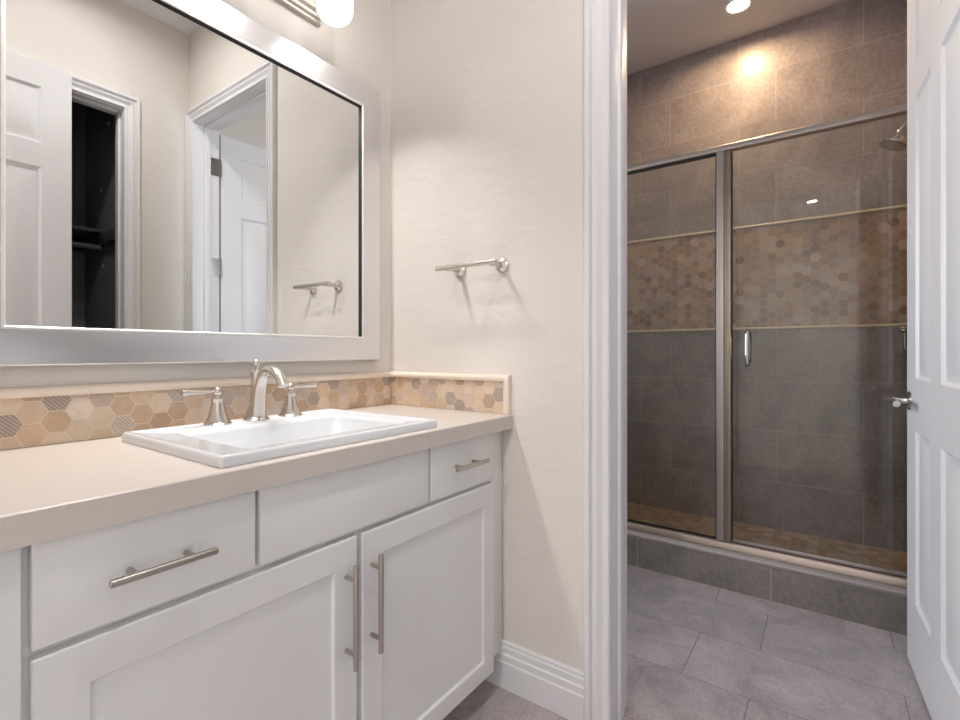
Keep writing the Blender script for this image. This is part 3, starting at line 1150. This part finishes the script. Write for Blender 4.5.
# ---------------------------------------------------------------- vanity light
vl = thing('vanity_light', (-0.64, -0.001, 2.245), 'nickel bar light with glowing white glass shades above the mirror', 'wall light')
bm = BM()
VX0, VX1 = -0.947, -0.333
VZ = 2.190
pr = [(0.001, 0.0), (0.012, 0.0), (0.016, 0.003), (0.016, 0.010), (0.024, 0.016), (0.024, 0.026), (0.034, 0.034), (0.034, 0.076), (0.024, 0.084), (0.024, 0.094), (0.016, 0.100), (0.016, 0.107), (0.012, 0.110), (0.001, 0.110)]
loops = []
prl = [(0.0, 0.001), (0.0, 0.012), (0.003, 0.016), (0.010, 0.016), (0.016, 0.024), (0.026, 0.024), (0.034, 0.034)]
loft(bm, [[(VX0 + i, -y, VZ + i), (VX1 - i, -y, VZ + i), (VX1 - i, -y, VZ + 0.11 - i), (VX0 + i, -y, VZ + 0.11 - i)] for i, y in prl], True, True)
part('back_plate', bm, M['nickel_dark'], vl, 20)
for sx in (-0.925, -0.640, -0.357):
    bm = BM()
    ap = catmull([(sx, -0.03, 2.245), (sx, -0.07, 2.262), (sx, -0.112, 2.315), (sx, -0.118, 2.345)], 6)
    tube(bm, ap, [0.008] * len(ap), 14)
    lathe(bm, [(0, 0), (0.030, 0), (0.034, 0.004), (0.034, 0.03), (0.022, 0.045), (0, 0.047)], Matrix.Translation((sx, -0.118, 2.318)))
    part('arm', bm, M['chrome'], vl)
    bm = BM()
    lathe(bm, [(0, 2.152), (0.022, 2.1535), (0.040, 2.160), (0.050, 2.170), (0.0555, 2.184), (0.057, 2.204), (0.056, 2.26), (0.052, 2.30), (0.044, 2.316), (0.030, 2.3175), (0, 2.3178)], Matrix.Translation((sx, -0.118, 0)), 30)
    s = part('shade', bm, M['shade'], vl, 60)
    s['label'] = 'glowing opal glass shade'
    can_light('shade_bulb', (sx, -0.118, 2.149), VANITY_DOWN, (1.0, 0.96, 0.91), 0.045, 112)

# ---------------------------------------------------------------- towel bar
tb = thing('towel_bar', (0, -0.40, 1.385), 'short brushed nickel towel bar on the cream wall beside the doorway', 'towel bar')
bz = 1.381
bm = BM()
rod(bm, (-0.080, -0.305, bz), (-0.080, -0.553, bz), 0.0085, 20, 0.0015)
part('bar', bm, M['nickel'], tb)
for y in (-0.350, -0.525):
    bm = BM()
    m = Matrix.Translation((-0.0008, y, bz)) @ Matrix.Rotation(math.radians(-90), 4, 'Y')
    lathe(bm, [(0, 0), (0.024, 0), (0.0245, 0.003), (0.0225, 0.007), (0.0155, 0.010), (0.0095, 0.015), (0.0085, 0.024), (0.0085, 0.052), (0.0105, 0.062), (0.0105, 0.076), (0.0, 0.078)], m, 26)
    part('post', bm, M['nickel'], tb, 40)


# ---------------------------------------------------------------- recessed lights
def downlight(x, y, lab, lens, power, color, name='recessed_light', spread=150):
    d = thing(name, (x, y, CEIL), lab, 'ceiling light')
    bm = BM()
    lathe(bm, [(0.052, -0.0015), (0.072, -0.0008), (0.074, -0.004), (0.070, -0.0075), (0.056, -0.006), (0.052, -0.0015)], Matrix.Translation((x, y, CEIL)), 36)
    bmesh.ops.remove_doubles(bm, verts=bm.verts, dist=1e-5)
    part('trim_ring', bm, M['trim'], d, 40)
    bm = BM()
    lathe(bm, [(0, -0.0030), (0.0545, -0.0030), (0.0545, -0.0010), (0, -0.0010)], Matrix.Translation((x, y, CEIL)), 36)
    part('lens', bm, lens, d, 40)
    can_light('can_lamp', (x, y, CEIL - 0.009), power, color, 0.05, spread)
    return d


downlight(1.616, -1.0, 'glowing warm recessed ceiling light above the shower', M['can_warm'], CAN_SHOWER, (1.0, 0.69, 0.39), spread=164)
downlight(-0.62, -1.15, 'neutral recessed ceiling light over the bathroom floor', M['can_cool'], FILL_BATH, (1.0, 0.96, 0.93), spread=170)  # out of view, added to brighten the vanity front and door
downlight(-3.62, -1.23, 'recessed hall ceiling light mirrored in the shower glass', M['can_cool'], CAN_HALL, (1.0, 0.97, 0.95), spread=170)

# ---------------------------------------------------------------- shower enclosure
se = thing('shower_enclosure', (XG, -0.97, 0.168), 'nickel-framed clear glass shower screen with a door on the tiled curb', 'shower enclosure')
Y0, Y1 = YS0 - 0.001, YS1 + 0.001
bm = BM()
HP = [(-0.020, 2.044), (-0.022, 2.052), (-0.021, 2.064), (-0.015, 2.073), (-0.005, 2.077), (0.006, 2.077), (0.014, 2.073), (0.019, 2.064), (0.020, 2.044)]
sweep(bm, [[(XG + dx, y, z) for dx, z in HP] for y in (Y0, Y1)])
part('header_rail', bm, M['alu'], se, 50)
bm = BM()
TP = [(-0.026, 0.1685), (-0.026, 0.176), (-0.020, 0.186), (-0.018, 0.196), (-0.012, 0.203), (0.004, 0.205), (0.012, 0.203), (0.02, 0.196), (0.022, 0.1685)]
sweep(bm, [[(XG + dx, y, z) for dx, z in TP] for y in (Y0, Y1)])
part('bottom_track', bm, M['track'], se, 50)
PY0, PY1 = -0.966, -1.028
bm = BM()
box(bm, XG - 0.020, XG + 0.016, -0.9985, PY0, 0.2045, 2.044, 0.003)
part('fixed_stile', bm, M['alu'], se)
bm = BM()
box(bm, XG - 0.015, XG + 0.016, -1.0095, -0.999, 0.2045, 2.044, 0.002)
box(bm, XG - 0.018, XG + 0.014, PY1, -1.0100, 0.2045, 2.044, 0.003)
o = part('door_stile', bm, M['bronze'], se)
o['label'] = 'bronze-toned strike stile'
bm = BM()
box(bm, XG - 0.018, XG + 0.014, Y0 - 0.03, Y0, 0.2045, 2.044, 0.003)
part('wall_channel', bm, M['alu'], se)
bm = BM()
box(bm, XG - 0.018, XG + 0.014, Y1, Y1 + 0.03, 0.2045, 2.044, 0.003)
part('hinge_jamb', bm, M['alu'], se)
bm = BM()
box(bm, XG - 0.003, XG + 0.003, PY0 + 0.0005, Y0 - 0.031, 0.2055, 2.043)
fpn = part('fixed_glass_panel', bm, M['glass'], se, 0)
bm = BM()
box(bm, XG - 0.005, XG + 0.005, PY0 + 0.0005, Y0 - 0.031, 2.032, 2.0435)
box(bm, XG - 0.005, XG + 0.005, PY0 + 0.0005, Y0 - 0.031, 0.2045, 0.212)
box(bm, XG - 0.005, XG + 0.005, PY0 + 0.0005, PY0 + 0.006, 0.212, 2.032)
part('gasket', bm, M['black_seal'], fpn, 0)
bm = BM()
box(bm, XG - 0.003, XG + 0.003, Y1 + 0.032, -1.034, 0.216, 2.032)
gd = part('glass_door', bm, M['glass'], se, 0)
bm = BM()
box(bm, XG - 0.006, XG + 0.006, Y1 + 0.032, -1.034, 0.2065, 0.2225, 0.001)
part('door_sweep', bm, M['alu'], gd)
bm = BM()
box(bm, XG - 0.004, XG + 0.004, -1.0338, -1.029, 0.2165, 2.032)
part('edge_seal', bm, M['black_seal'], gd, 0)
for sg in (-1, 1):
    bm = BM()
    hp = [(XG + sg * 0.004, -1.098, 1.045), (XG + sg * 0.030, -1.098, 1.038), (XG + sg * 0.044, -1.098, 1.060), (XG + sg * 0.046, -1.098, 1.115), (XG + sg * 0.044, -1.098, 1.170), (XG + sg * 0.030, -1.098, 1.192), (XG + sg * 0.004, -1.098, 1.185)]
    cpt = catmull(hp, 6)
    tube(bm, cpt, [0.0085] * len(cpt), 14, Vector((0, 1, 0)))
    part('pull_handle', bm, M['chrome'], gd, 50)
bm = BM()
box(bm, XG - 0.024, XG - 0.0185, PY1 - 0.004, PY1 + 0.010, 1.07, 1.165, 0.002)
part('door_catch', bm, M['bronze'], se)

# ---------------------------------------------------------------- shower fittings on the right wall
sh = thing('showerhead', (1.55, YS1, 2.13), 'chrome shower head on a bent arm on the shower side wall', 'shower head')
bm = BM()
lathe(bm, [(0, 0), (0.030, 0), (0.031, 0.003), (0.026, 0.008), (0.010, 0.011), (0, 0.011)], Matrix.Translation((1.55, YS1 + 0.0005, 2.145)) @ Matrix.Rotation(math.radians(-90), 4, 'X'))
ap = catmull([(1.55, YS1 + 0.005, 2.145), (1.55, YS1 + 0.03, 2.143), (1.55, YS1 + 0.06, 2.122), (1.55, YS1 + 0.082, 2.096)], 6)
tube(bm, ap, [0.0095] * len(ap), 14)
part('arm', bm, M['chrome'], sh)
hc = Vector((1.55, YS1 + 0.080, 2.098))
ax = Vector((-0.05, 0.42, -0.9)).normalized()
m = Matrix.Translation(hc) @ ax.to_track_quat('Z', 'Y').to_matrix().to_4x4()
bm = BM()
lathe(bm, [(0, -0.004), (0.012, -0.004), (0.014, 0.006), (0.014, 0.014), (0.018, 0.022), (0.030, 0.036), (0.048, 0.050), (0.058, 0.058), (0.060, 0.064), (0.058, 0.069), (0, 0.069)], m, 36)
part('spray_bell', bm, M['chrome'], sh, 40)
bm = BM()
lathe(bm, [(0, 0.069), (0.051, 0.069), (0.049, 0.0725), (0, 0.0735)], m, 30)
part('spray_face', bm, M['nickel_dark'], sh, 30)

sv = thing('shower_valve', (1.55, YS1, 1.2), 'chrome shower valve handle on the shower side wall below the head', 'shower valve')
bm = BM()
lathe(bm, [(0, 0), (0.078, 0), (0.080, 0.003), (0.076, 0.007), (0.030, 0.010), (0.024, 0.016), (0.022, 0.034), (0, 0.036)], Matrix.Translation((1.55, YS1 + 0.0005, 1.195)) @ Matrix.Rotation(math.radians(-90), 4, 'X'), 36)
part('escutcheon', bm, M['chrome'], sv, 40)
bm = BM()
lathe(bm, [(0, 0.030), (0.014, 0.030), (0.013, 0.044), (0.011, 0.052), (0.016, 0.060), (0.017, 0.072), (0.013, 0.080), (0, 0.082)], Matrix.Translation((1.55, YS1, 1.195)) @ Matrix.Rotation(math.radians(-90), 4, 'X'), 24)
lp = [Vector((1.55, YS1 + 0.066, 1.190 - t)) for t in (0, 0.02, 0.05, 0.085, 0.09)]
tube(bm, lp, [0.006, 0.006, 0.0075, 0.0095, 0.006], 14)
part('lever', bm, M['chrome'], sv, 40)

# ---------------------------------------------------------------- closet fittings (seen dark in the mirror)
cr = thing('closet_rod', (-0.75, YO - 0.42, 1.70), 'black hanging rod below the shelf in the black closet', 'closet rod')
bm = BM()
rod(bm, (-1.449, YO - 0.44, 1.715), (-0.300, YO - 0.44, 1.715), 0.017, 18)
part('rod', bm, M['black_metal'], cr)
for x, sg in ((-1.4495, 1), (-0.2935, -1)):
    bm = BM()
    lathe(bm, [(0, 0), (0.032, 0), (0.032, 0.004), (0.022, 0.012), (0.0185, 0.0125), (0.0185, 0.02), (0, 0.02)], Matrix.Translation((x, YO - 0.44, 1.715)) @ Matrix.Rotation(math.radians(90 * sg), 4, 'Y'), 24)
    part('rod_socket', bm, M['black_metal'], cr)
cs = thing('closet_shelf', (-0.87, YO - 0.6, 1.80), 'black shelf on wall cleats above the rod in the closet', 'shelf')
b1 = BM()
box(b1, -1.449, -0.294, YO - 0.749, YO - 0.40, 1.800, 1.818, 0.002)
part('board', b1, M['black_metal'], cs)
b1 = BM()
box(b1, -0.312, -0.2935, YO - 0.749, YO - 0.20, 1.735, 1.799, 0.002)
part('cleat', b1, M['black_metal'], cs)
b1 = BM()
box(b1, -1.449, -0.313, YO - 0.7495, YO - 0.731, 1.735, 1.799, 0.002)
part('cleat', b1, M['black_metal'], cs)
for y, z, lb in ((-2.069, 2.436, 'highest, near the ceiling'), (-2.199, 2.072, 'above the shelf'), (-2.166, 1.611, 'below the rod')):
    bm = BM()
    lathe(bm, [(0, 0), (0.011, 0), (0.010, 0.003), (0, 0.006)], Matrix.Translation((-0.2935, y, z)) @ Matrix.Rotation(math.radians(-90), 4, 'Y'), 14)
    o = finish('wall_screw', bm, M['screw'])
    tag(o, 'small bright screw on the black closet side wall, %s' % lb, 'screw', 'screws on the closet wall')
    place_origin(o, (-0.2935, y, z))
